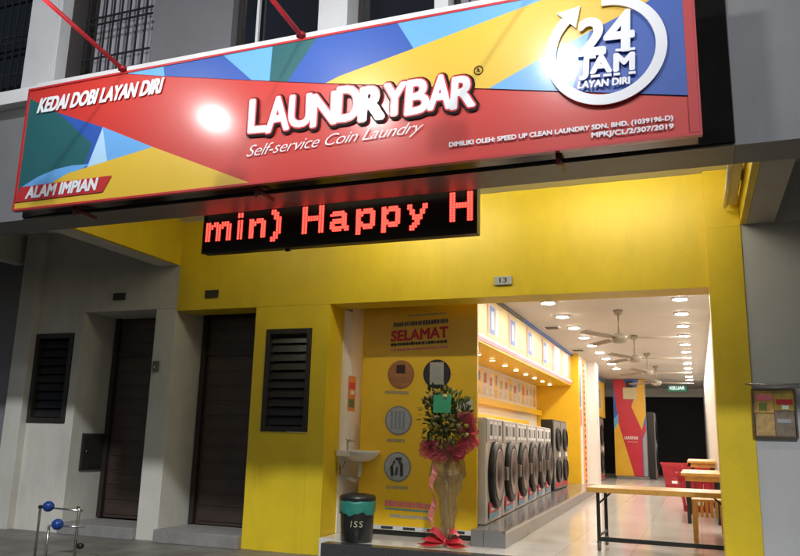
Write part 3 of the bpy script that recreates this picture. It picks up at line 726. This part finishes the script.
mb.build('liner_bag', mat('green_liner', (.03, .22, .17), .35, var=.15, vscale=14), t)
MB().lathe([(r*1.0, .545), (r*1.06, .555), (r*1.06, .585), (r*.97, .6), (r*.6, .612), (r*.58, .595)], (bx, by, 0), n=40).build('rim_lid', MATS['bin_black'], t)
mb = MB()
CRM = mat('cream_paint_digits', (.52, .48, .30), .6)
for ch, x, wd_ in (('1', -.06, .012), ('S', -.03, .036), ('S', .02, .036)):
    # painted on the curved front of the bin
    v, f = glyphs(ch, .0, .1); base = len(mb.bm.verts)
    vs = []
    for a_, b_ in v:
        lx = x+a_*wd_; ly = -math.sqrt(max(0, (r*1.0)**2-lx*lx))-.004
        an = R(24); vs.append(mb.bm.verts.new((bx+lx*math.cos(an)-ly*math.sin(an), by+lx*math.sin(an)+ly*math.cos(an),   .32+b_*.055)))
    for q in f:
        mb.bm.faces.new([vs[i] for i in q])
mb.build('painted_digits', CRM, t)

# flower stand
fx, fy = -2.2, 6.98
t = thing('flower_stand', 'tall wrapped flower stand with red tulle bows in front of the yellow panel', 'flower stand', (fx, fy, .176))
random.seed(11)
mb = MB()
for s_ in (-.03, .03, 0): mb.tube([(fx+s_, fy+abs(s_), .178), (fx+s_*.5, fy, .95)], .008)
mb.build('stand_legs', mat('bamboo', (.42, .30, .14), .5), t)
def crumple(mb, c, rx, rz, n=46, size=.07, flat=.5):
    for _ in range(n):
        th = random.uniform(0, 2*math.pi); u = random.uniform(-1, 1); q = math.sqrt(1-u*u)*random.uniform(.75, 1.05)
        p = Vector((c[0]+rx*q*math.cos(th), c[1]+rx*flat*q*math.sin(th), c[2]+rz*u))
        a = Vector((random.uniform(-1, 1), random.uniform(-1, 1), random.uniform(-1, 1))).normalized()*size*random.uniform(.6, 1.3)
        b = Vector((random.uniform(-1, 1), random.uniform(-1, 1), random.uniform(-1, 1))).normalized()*size*random.uniform(.6, 1.3)
        mb.bm.faces.new([mb.bm.verts.new(x) for x in (p, p+a, p+a*.8+b, p+b)])
mb = MB(); n = 30; rings = []
for j, (rr_, z) in enumerate(((.055, .27), (.065, .36), (.07, .5), (.075, .62), (.115, .72), (.15, .82), (.15, .93), (.12, 1.03))):
    rings.append([mb.bm.verts.new((fx+.01+rr_*(1+random.uniform(-.30, .30))*math.cos(2*math.pi*k/n), fy+rr_*.8*(1+random.uniform(-.30, .30))*math.sin(2*math.pi*k/n), z+random.uniform(-.02, .02))) for k in range(n)])
for A, B in zip(rings, rings[1:]):
    for k in range(n): mb.bm.faces.new((A[k], A[(k+1) % n], B[(k+1) % n], B[k]))
crumple(mb, (fx+.01, fy, .86), .14, .12, 46, .055)
mb.build('wrapping', mat('tan_wrapping_mesh', (.30, .21, .10), .6, var=.5, vscale=22, alpha=.42), t)
def leaves(mb, c, rx, ry, rz, n, size, m):
    i = mb.mi(m)
    for _ in range(n):
        v = Vector((random.gauss(0, .5), random.gauss(0, .5), random.gauss(0, .5)))
        if v.length > 1.1: v = v.normalized()*1.1
        p = Vector((c[0]+v.x*rx, c[1]+v.y*ry, c[2]+v.z*rz))
        d = (v+Vector((random.uniform(-.6, .6), random.uniform(-.6, .2), random.uniform(-.3, .7)))).normalized(); L_ = size*random.uniform(.6, 1.4)
        s_ = d.cross(Vector((random.uniform(-1, 1), random.uniform(-1, 1), 1))).normalized()*L_*.24
        f = mb.bm.faces.new([mb.bm.verts.new(x) for x in (p, p+d*L_*.45+s_, p+d*L_, p+d*L_*.45-s_)]); f.material_index = i
mb = MB()
leaves(mb, (fx+.01, fy, 1.30), .20, .15, .27, 800, .058, mat('leaf_green', (.10, .16, .05), .5, var=.4, vscale=20))
leaves(mb, (fx-.09, fy, 1.36), .15, .11, .26, 260, .06, mat('leaf_dark', (.035, .065, .03), .5))
mb.build('foliage', None, t)
mb = MB()
for _ in range(56):
    v = Vector((random.gauss(0, .55), -abs(random.gauss(.5, .3)), random.gauss(0, .55)))
    c = (fx+.01+v.x*.17, fy+v.y*.15, 1.29+v.z*.20); q = random.uniform(.014, .026)
    m_ = mat('blossom_cream', (.74, .66, .36), .6) if random.random() < .6 else mat('blossom_yellow', (.52, .42, .07), .6)
    mb.lathe([(q*.3, -q), (q, -q*.2), (q*.9, q*.5), (q*.2, q*.8)], c, n=7, m=m_)
mb.build('blossoms', None, t)
TUL = mat('red_tulle', (.90, .13, .17), .6, var=.22, vscale=14, alpha=.72)
mb = MB()
def ruffle(mb, c, rx, rz, k, size):
    "gathered net: fans of soft folded cloth spreading from a knot"
    for _ in range(k):
        th = random.uniform(0, 2*math.pi); d = Vector((math.cos(th)*rx, random.uniform(-.07, .03), math.sin(th)*rz))*random.uniform(.55, 1.0)
        side = Vector((-d.z, 0, d.x)).normalized()*size; prev = None; ph = random.uniform(0, 6)
        for u in (0, .25, .5, .75, 1.0):
            row = []
            for q in range(6):
                b = (q/5-.5)*2
                row.append(mb.bm.verts.new(Vector(c)+d*u+side*b*(.15+u*.85)*(1-.25*(u > .9))+Vector((0, .028*u*math.sin(q*2.4+ph), .012*u*math.sin(q*1.7+ph)))))
            if prev:
                for q in range(5): mb.bm.faces.new((prev[q], prev[q+1], row[q+1], row[q])).smooth = True
            prev = row
ruffle(mb, (fx+.19, fy-.03, 1.20), .13, .21, 34, .06); ruffle(mb, (fx+.05, fy-.07, 1.03), .20, .10, 24, .06)
ruffle(mb, (fx-.15, fy-.04, 1.05), .13, .10, 20, .055)
mb.build('tulle_bow', TUL, t)
def bow_loop(mb, c, dx, dz, wd_):
    n = 9; top = []; bot = []
    for k in range(n):
        u = k/(n-1); w_ = wd_*math.sin(math.pi*min(1, u*1.0+.12))*(.5+u*.6)
        p = Vector((c[0]+dx*u, c[1]-.05*math.sin(u*math.pi)-.10*u, c[2]+dz*math.sin(u*math.pi*.75)))
        top.append(mb.bm.verts.new(p+Vector((0, .03, w_)))); bot.append(mb.bm.verts.new(p+Vector((.0, -.05, -w_*.35))))
    for k in range(n-1): mb.bm.faces.new((top[k], top[k+1], bot[k+1], bot[k])).smooth = True
mb = MB()
for dx, dz in ((-.22, .03), (.22, .03), (-.15, .11), (.15, .11), (-.24, -.015), (.24, -.015)): bow_loop(mb, (fx+.01, fy-.03, .22), dx, dz, .048)
mb.lathe([(.01, -.03), (.035, 0), (.01, .03)], (fx+.01, fy-.06, .225), n=10)
mb.build('floor_bow', mat('red_ribbon', (.55, .03, .045), .4, var=.15), t)
mb = MB(); prev = None
for k in range(14):
    z = .93-.048*k; x = fx-.09+.018*math.sin(k*1.1); q = .018+.008*math.sin(k*.9)
    cur = (mb.bm.verts.new((x-q, fy-.15+.012*math.cos(k), z)), mb.bm.verts.new((x+q, fy-.15-.012*math.cos(k), z-.01)))
    if prev: mb.bm.faces.new((prev[0], prev[1], cur[1], cur[0]))
    prev = cur
mb.build('hanging_ribbon', mat('pink_ribbon', (.55, .16, .13), .45), t)
mb = MB()
x0, z0 = at(433, 412.5, fy-.19); x1, z1 = at(450.5, 395, fy-.19)
mb.prism([(x0, fy-.19, z0), (x1, fy-.19, z0-.005), (x1+.004, fy-.17, z1+.003), (x0-.003, fy-.17, z1)], (0, .003, 0)).build('greeting_card', mat('green_card', (.07, .46, .24), .45), t)

# ================================================================== INSIDE THE SHOP
WG = mat('washer_grey', (.66, .63, .59), .35, metal=.1, var=.05)
WP = mat('washer_panel', (.50, .49, .47), .3, metal=.1)
def washer(label, group):
    t = thing('washing_machine', label, 'washing machine', (0, 0, 0), group)
    # front faces +x, machine spans y 0..0.92, depth -0.75..0
    BOX(-.75, 0, .01, .90, .004, 1.05, bev=.012).build('body', WG, t)
    BOX(.001, .012, .02, .89, .80, 1.04, bev=.004).build('control_panel', WP, t)
    for yy in (.20, .45, .70):
        mb = MB().box(.0125, .018, yy-.095, yy+.095, .835, 1.015, WPR).box(.018, .021, yy-.06, yy+.06, .87, .985, INK if yy != .45 else GPR)
        mb.build('display', None, t)
    o = MB().lathe([(.335, 0), (.345, .03), (.33, .055), (.25, .06), (.245, .03)], (.001, .455, .47), axis='X', n=40).build('door', mat('washer_door_black', (.010, .010, .011), .4, spec=.3), t)
    MB().lathe([(.262, .061), (.255, .068), (.247, .062)], (.001, .455, .47), axis='X', n=40).build('chrome_ring', mat('dark_chrome', (.30, .29, .28), .3, metal=1), o)
    MB().lathe([(.245, .02), (.2, .05), (.1, .075), (.01, .08)], (.001, .455, .47), axis='X', n=32).build('door_glass', mat('washer_glass', (.008, .008, .009), .3, spec=.25), o)
    BOX(.055, .095, .77, .82, .40, .54, bev=.008).build('handle', STEEL, o)
    mb = MB().box(.0125, .016, .12, .66, .10, .205, RPR).box(.0125, .016, .12, .66, .045, .099, mat('sticker_blue', (.12, .35, .55), .4)).box(.0165, .018, .2, .6, .12, .15, WPR)
    mb.build('sticker', None, t)
    return t
a0 = R(3.6); dirv = Vector((-math.sin(a0), math.cos(a0), 0))
base = Vector((-1.985, 7.58, .324))
w0 = washer('grey front loading washer nearest the street, partly behind the yellow panel', 'row of grey washers on the plinth')
w0.location = base; w0.rotation_euler = (0, 0, a0)
for k in range(1, 6):
    p = base+dirv*(.955*k)
    dup(w0, p, ['', 'second grey washer from the street in the row', 'third grey washer from the street in the row', 'fourth grey washer from the street in the row', 'fifth grey washer from the street in the row', 'farthest grey washer of the row, next to the tall black dryer'][k], a0)
def stack_dryer(loc, wd_, h, label, rz=0., dep=.9):
    t = thing('stacked_dryer', label, 'dryer', (0, 0, 0), None)
    BOX(-dep, 0, 0, wd_, .004, h, bev=.01).build('body', mat('dryer_black', (.012, .012, .013), .3), t)
    BOX(.001, .02, .02, wd_-.02, .03, h-.03, bev=.004).build('front_panel', mat('dryer_front_grey', (.30, .28, .26), .35, metal=.3), t)
    q = min(1, wd_/.95)
    for z in (h*.28, h*.72):
        o = MB().lathe([(.27*q, .0), (.28*q, .03), (.22*q, .045), (.21*q, .02)], (.021, wd_*.5, z), axis='X', n=32).build('door', MATS['washer_door_black'], t)
        MB().lathe([(.21*q, .018), (.1*q, .035), (.01, .04)], (.021, wd_*.5, z), axis='X', n=28).build('door_glass', MATS['washer_glass'], o)
    BOX(.021, .026, .1, wd_-.1, .06, .14).build('sticker', RPR, t)
    BOX(.021, .026, wd_*.6, wd_-.08, h*.47, h*.53).build('display', WPR, t)
    t.location = loc; t.rotation_euler = (0, 0, rz)
    return t
stack_dryer((-2.335, 13.5, .324), .72, 1.21, 'tall black stacked dryer at the far end of the washer row', dep=.21)
stack_dryer((-2.335, 14.24, .324), .72, 1.21, 'grey fronted stacked dryer just behind the tall black dryer', dep=.21)
stack_dryer((-2.42, 19.0, .176), 1.2, 1.66, 'dark stacked dryer past the white column, under the yellow board')
stack_dryer((-2.42, 20.8, .176), 1.2, 1.66, 'dark stacked dryer beside the colourful tall cabinet')
stack_dryer((-1.13, 23.35, .176), 1.0, 1.9, 'grey stacked dryer showing behind the right edge of the colourful cabinet')
# colourful cabinet
ty = 23.0
t = thing('tall_cabinet', 'tall floor to ceiling cabinet wrapped in red, yellow and blue vinyl', 'cabinet', (-1.78, ty, .176))
cx0, cx1 = -2.21, -1.33
BOX(cx0, cx1, ty, ty+.32, .26, 2.99, bev=.004).build('carcass', mat('cabinet_grey', (.35, .35, .36), .4), t)
BOX(cx0+.03, cx1+.04, ty-.1, ty+.3, .177, .255).build('plinth', PLIN, t)
cq = lambda *pts: [(at(*p, ty)[0], at(*p, ty)[1]) for p in pts]
mb = MB()
def cab(m, k, pts): mb.poly([(min(max(a, cx0), cx1), ty-.002-.001*k, min(max(b, .262), 2.985)) for a, b in pts], m)
cab(mat('cab_blue', (.03, .13, .55), .35), 0, [(cx0, .262), (cx1, .262), (cx1, 2.985), (cx0, 2.985)])
cab(mat('cab_yellow', (.80, .46, .03), .35), 1, [(cx0, .262), (cx0+.30, .262), (cx0+.0, 1.95)] if 0 else [(cx0, .262), (cx0+.56, .262), (cx0+.12, 1.75), (cx0, 1.55)])
cab(mat('cab_red', (.55, .02, .045), .35), 2, [(cx0+.52, .262), (cx1-.12, .262), (cx1-.12, 1.75), (cx0+.30, 2.985), (cx0, 2.985), (cx0+.12, 1.75)])
cab(MATS['cab_yellow'], 3, [(cx0+.50, 2.2), (cx1-.15, 2.985), (cx1, 2.985), (cx1, 1.95), (cx1-.12, 1.55)])
cab(mat('cab_sky', (.12, .45, .80), .35), 4, [(cx0, 1.55), (cx0+.12, 1.75), (cx0+.13, 2.0), (cx0, 1.85)])
cab(MATS['cab_red'], 5, [(cx1-.12, 1.55), (cx1, 1.75), (cx1, 1.6), (cx1-.09, 1.3)])
cab(mat('cab_notice', (.72, .66, .42), .5), 6, [(cx0+.28, 2.42), (cx0+.66, 2.42), (cx0+.66, 2.75), (cx0+.28, 2.75)])
cab(INK, 7, [(cx0+.36, 2.75), (cx0+.56, 2.75), (cx0+.56, 2.95), (cx0+.36, 2.95)])
cab(GPR, 8, [(cx1-.10, .262), (cx1, .262), (cx1, 1.55), (cx1-.10, 1.3)])
put_text(mb, 'LAUNDRYBAR', rect(ty-.014, cx0+.28, cx0+.66, 1.28, 1.37), WPR, offset=.03)
put_text(mb, 'Self-service Coin Laundry', rect(ty-.014, cx0+.36, cx0+.64, 1.19, 1.23), WPR, offset=.0)
mb.build('vinyl_wrap', None, t)

# ceiling fans
def fan(label, rz):
    t = thing('ceiling_fan', label, 'ceiling fan', (0, 0, 0), 'ceiling fans of the laundry')
    FM = mat('fan_beige', (.30, .27, .22), .4)
    MB().lathe([(.07, 0), (.06, -.06), (.02, -.07)], n=18).build('canopy', FM, t)
    MB().tube([(0, 0, -.06), (0, 0, -.34)], .013).build('rod', FM, t)
    MB().lathe([(.03, -.33), (.11, -.36), (.12, -.42), (.08, -.46), (.03, -.47)], n=22).build('motor', FM, t)
    for k in range(3):
        th = rz+2*math.pi*k/3; d = Vector((math.cos(th), math.sin(th), 0)); s_ = Vector((-d.y, d.x, 0))
        pts = [d*.1+s_*.03, d*.3+s_*.06, d*.86+s_*.065, d*.88, d*.86-s_*.05, d*.3-s_*.05, d*.1-s_*.03]
        MB().prism([tuple(p+Vector((0, 0, -.40+.25*(p.dot(s_))))) for p in pts], (0, 0, .006)).build('blade', mat('fan_blade', (.22, .17, .12), .5), t)
    return t
f0 = fan('beige ceiling fan nearest the street', R(2)); f0.location = (-.95, 11.0, 3.0)
for k, lab in enumerate(('second beige ceiling fan from the street', 'third beige ceiling fan from the street', 'fourth beige ceiling fan, in front of the exit sign')):
    dup(f0, (-.93+.05*k, 13.7+2.75*k, 3.0), lab, R(6*k+4))
# dark ceiling vents
v0 = None
for k, (y, lab) in enumerate(((12.4, 'dark ceiling vent near the first left downlights'), (15.6, 'dark ceiling vent farther in, near the bulkhead end'))):
    if v0 is None:
        v0 = thing('ceiling_vent', lab, 'ceiling vent', (-2.13, y, 3.0), 'dark ceiling vents')
        BOX(-2.26, -2.0, y-.13, y+.13, 2.985, 2.999).build('frame', RIM, v0)
        mb = MB()
        for j in range(6): mb.box(-2.23, -2.03, y-.11+.037*j, y-.085+.037*j, 2.976, 2.984)
        mb.build('slats', BLKM, v0)
    else: dup(v0, (-2.16, y, 3.0), lab)
# exit sign
t = thing('exit_sign', 'small green lit exit sign hanging before the dark back doorway', 'exit sign', (-.55, 26, 2.8))
x0, z0 = at(668, 391.5, 26); x1, z1 = at(686.5, 384.5, 26)
BOX(x0, x1, 26, 26.06, z0, z1, bev=.006).build('case', mat('exit_green', (.03, .16, .09), .4, emit=.5, ecol=(.06, .30, .18)), t)
mb = MB(); put_text(mb, 'KELUAR', rect(25.99, x0+.06, x1-.06, z0+.06, z1-.06), mat('exit_white', (.9, .95, .9), .4, emit=1.2, ecol=(.9, 1, .92)), offset=.02); mb.build('lettering', None, t)
MB().tube([(x0+.1, 26.03, z1), (x0+.1, 26.03, 3.0)], .01).tube([(x1-.1, 26.03, z1), (x1-.1, 26.03, 3.0)], .01).build('hanger', STEEL, t)

# rolling table across the mouth of the shop
t = thing('folding_table', 'long pine topped folding table on castors across the entrance', 'table', (-.2, 7.55, .176))
an = R(5.0); px0, py0 = -.99, 7.46
def tb(mb, x0, x1, y0, y1, z0, z1, bev=0.): mb.box(px0+x0, px0+x1, py0+y0, py0+y1, z0, z1, bev=bev, rz=-an, c=(px0, py0, 0)); return mb
an = R(2.2)
tb(MB(), 0, 1.32, 0, .58, .694, .740, .006).build('tabletop', WOOD, t)
mb = MB()
for x in (.085, 1.2):
    mb = MB(); tb(mb, x, x+.03, .03, .055, .262, .693); tb(mb, x, x+.03, .5, .525, .262, .693); tb(mb, x+.005, x+.025, .0555, .4995, .30, .325)
    mb.build('leg_frame', BLKM, t)
mb = MB(); tb(mb, .116, 1.199, .028, .058, .262, .30); mb.build('bottom_rail', BLKM, t)
mb = MB()
c_, s_ = math.cos(-an), math.sin(-an)
def tp(x, y, z): return (px0+x*c_-y*s_, py0+x*s_+y*c_, z)
mb.tube([tp(.11, .045, .60), tp(.22, .045, .70)], .009); mb.tube([tp(1.205, .045, .60), tp(1.1, .045, .70)], .009)
mb.build('brace', BLKM, t)
for x in (.1, 1.215):
    for y in (.043, .512):
        q = tp(x, y, .215)
        MB().lathe([(.038, -.014), (.04, 0), (.038, .014)], q, axis='X', n=18).box(q[0]-.02, q[0]+.02, q[1]-.02, q[1]+.02, .245, .261).build('castor', mat('castor_grey', (.10, .10, .10), .5), t)

# wooden benches and tables along the right wall
def slat_bench(y0, y1, label):
    t = thing('slatted_bench', label, 'bench', (.1, y0, .176))
    mb = MB()
    n = int((y1-y0)/.075)
    for k in range(n): mb.box(-.08, .26, y0+.075*k, y0+.075*k+.055, .605, .63, bev=.003)
    mb.build('seat', WOOD, t)
    mb = MB().box(-.075, -.05, y0+.0, y1-.03, .46, .603).box(.22, .245, y0+.0, y1-.03, .46, .603)
    for k in range(6): mb.box(-.048+.045*k, -.02+.045*k, y0, y0+.02, .462, .603)
    mb.build('apron', WOOD, t)
    for x in (-.078, .21):
        for y in (y0, y1-.09): BOX(x, x+.045, y+.021, y+.066, .177, .459).build('leg', WOOD, t)
slat_bench(8.25, 9.7, 'low slatted pine bench behind the folding table at the right wall')
def wall_table(x0, y0, y1, z, label):
    t = thing('wooden_table', label, 'table', (.1, y0, .176), None)
    BOX(x0, .27, y0, y1, z-.035, z, bev=.004).build('tabletop', WOOD, t)
    BOX(x0+.05, .25, y0+.04, y0+.065, z-.1, z-.037).box(x0+.05, .075, y0+.07, y1-.05, z-.1, z-.037).build('apron', WOOD, t)
    for x in (x0+.055, .2):
        for y in (y0+.07, y1-.12): BOX(x, x+.045, y, y+.045, .177, z-.102).build('leg', BLKM, t)
wall_table(-.215, 10.6, 12.2, .80, 'nearer pine table standing along the right wall behind the slatted bench')
wall_table(-.165, 13.4, 15.4, .905, 'farther and taller pine table along the right wall')
# red laundry baskets
BR = mat('basket_red', (.40, .018, .03), .4, var=.1)
def basket(label):
    t = thing('laundry_basket', label, 'basket', (0, 0, 0), 'red plastic laundry baskets')
    mb = MB()
    w0_, w1_, d0, d1, hh = .20, .28, .16, .22, .56
    n = 9
    for side in range(4):
        for k in range(n):
            u = -1+2*(k+.5)/n; g = .075
            def pt(v, z):
                a_ = w0_+(w1_-w0_)*z/hh; b_ = d0+(d1-d0)*z/hh
                return ((v*a_, -b_, z), (v*a_, b_, z), (-a_, v*b_, z), (a_, v*b_, z))[side]
            mb.poly([pt(u-g, .02), pt(u+g, .02), pt(u+g, hh-.08), pt(u-g, hh-.08)])
        for za, zb_ in ((0, .07), (.25, .30), (hh-.13, hh)):
            mb.poly([pt(-1, za), pt(1, za), pt(1, zb_), pt(-1, zb_)])
    mb.poly([(-w0_, -d0, .004), (w0_, -d0, .004), (w0_, d0, .004), (-w0_, d0, .004)])
    mb.build('basket_body', BR, t, fix=False)
    rim = MB()
    rim.box(-w1_-.02, w1_+.02, -d1-.02, -d1, hh-.03, hh+.005).box(-w1_-.02, w1_+.02, d1, d1+.02, hh-.03, hh+.005).box(-w1_-.02, -w1_, -d1, d1, hh-.03, hh+.005).box(w1_, w1_+.02, -d1, d1, hh-.03, hh+.005)
    rim.build('rim', BR, t)
    BOX(-.06, .06, -.205, -.195, .10, .16).build('tag', WPR, t)
    return t
b0 = basket('red laundry basket in the aisle before the dark back doorway'); b0.location = (-.53, 19.4, .176)
for loc, lab in (((-.03, 12.7, .176), 'red laundry basket between the two pine tables at the right wall'), ((.0, 16.2, .176), 'red laundry basket beyond the farther pine table')):
    dup(b0, loc, lab)

# ================================================================== STEEL STAND OUTSIDE
yf = 5.45
def Pz(px, py, y=yf): a_ = at(px, py, y); return (a_[0], y, a_[1])
t = thing('steel_stand', 'low steel pipe stand with two blue balls on the walkway', 'stand', (-5.4, yf, 0))
mb = MB()
A = Pz(40.5, 507); B = Pz(82, 511); C = Pz(49, 526, yf-.16); D = Pz(83, 527, yf-.1)
def foot(p, dx=0): return (p[0]+dx, p[1], .002)
mb.tube([foot(A), (A[0], A[1], A[2]-.02), A], .011, STEEL).tube([A, B], .0075, STEEL)
mb.tube([foot(C), C], .011, STEEL).tube([C, (D[0], D[1], D[2])], .0075, STEEL)
E_ = (B[0]+.015, yf-.05, B[2]+.0)
mb.tube([foot(E_), (E_[0], E_[1], B[2]+.015), (E_[0]-.02, E_[1], B[2]+.035)], .013, STEEL)
mb.tube([(A[0], A[1], .012), (C[0], C[1], .012), (E_[0], E_[1], .012)], .009, STEEL)
mb.tube([B, E_], .009, STEEL).tube([D, (E_[0], E_[1], D[2])], .009, STEEL)
mb.build('frame', None, t)
BLU = mat('blue_plastic', (.012, .06, .30), .25)
for q, y in (((48.5, 506.5), yf), ((57.5, 524.5), yf-.15)):
    c = Pz(*q, y)
    MB().lathe([(.012, -.046), (.034, -.036), (.046, -.012), (.046, .012), (.034, .036), (.012, .046)], c, axis='X', n=22).build('ball', BLU, t)
c = Pz(80, 546, yf-.06); MB().lathe([(.012, -.035), (.024, -.02), (.026, .01), (.018, .03)], c, axis='X', n=14).build('clamp_knob', BLKM, t)
MB().lathe([(.016, -.012), (.018, 0), (.016, .012)], A, axis='X', n=14).build('end_cap', BLKM, t)
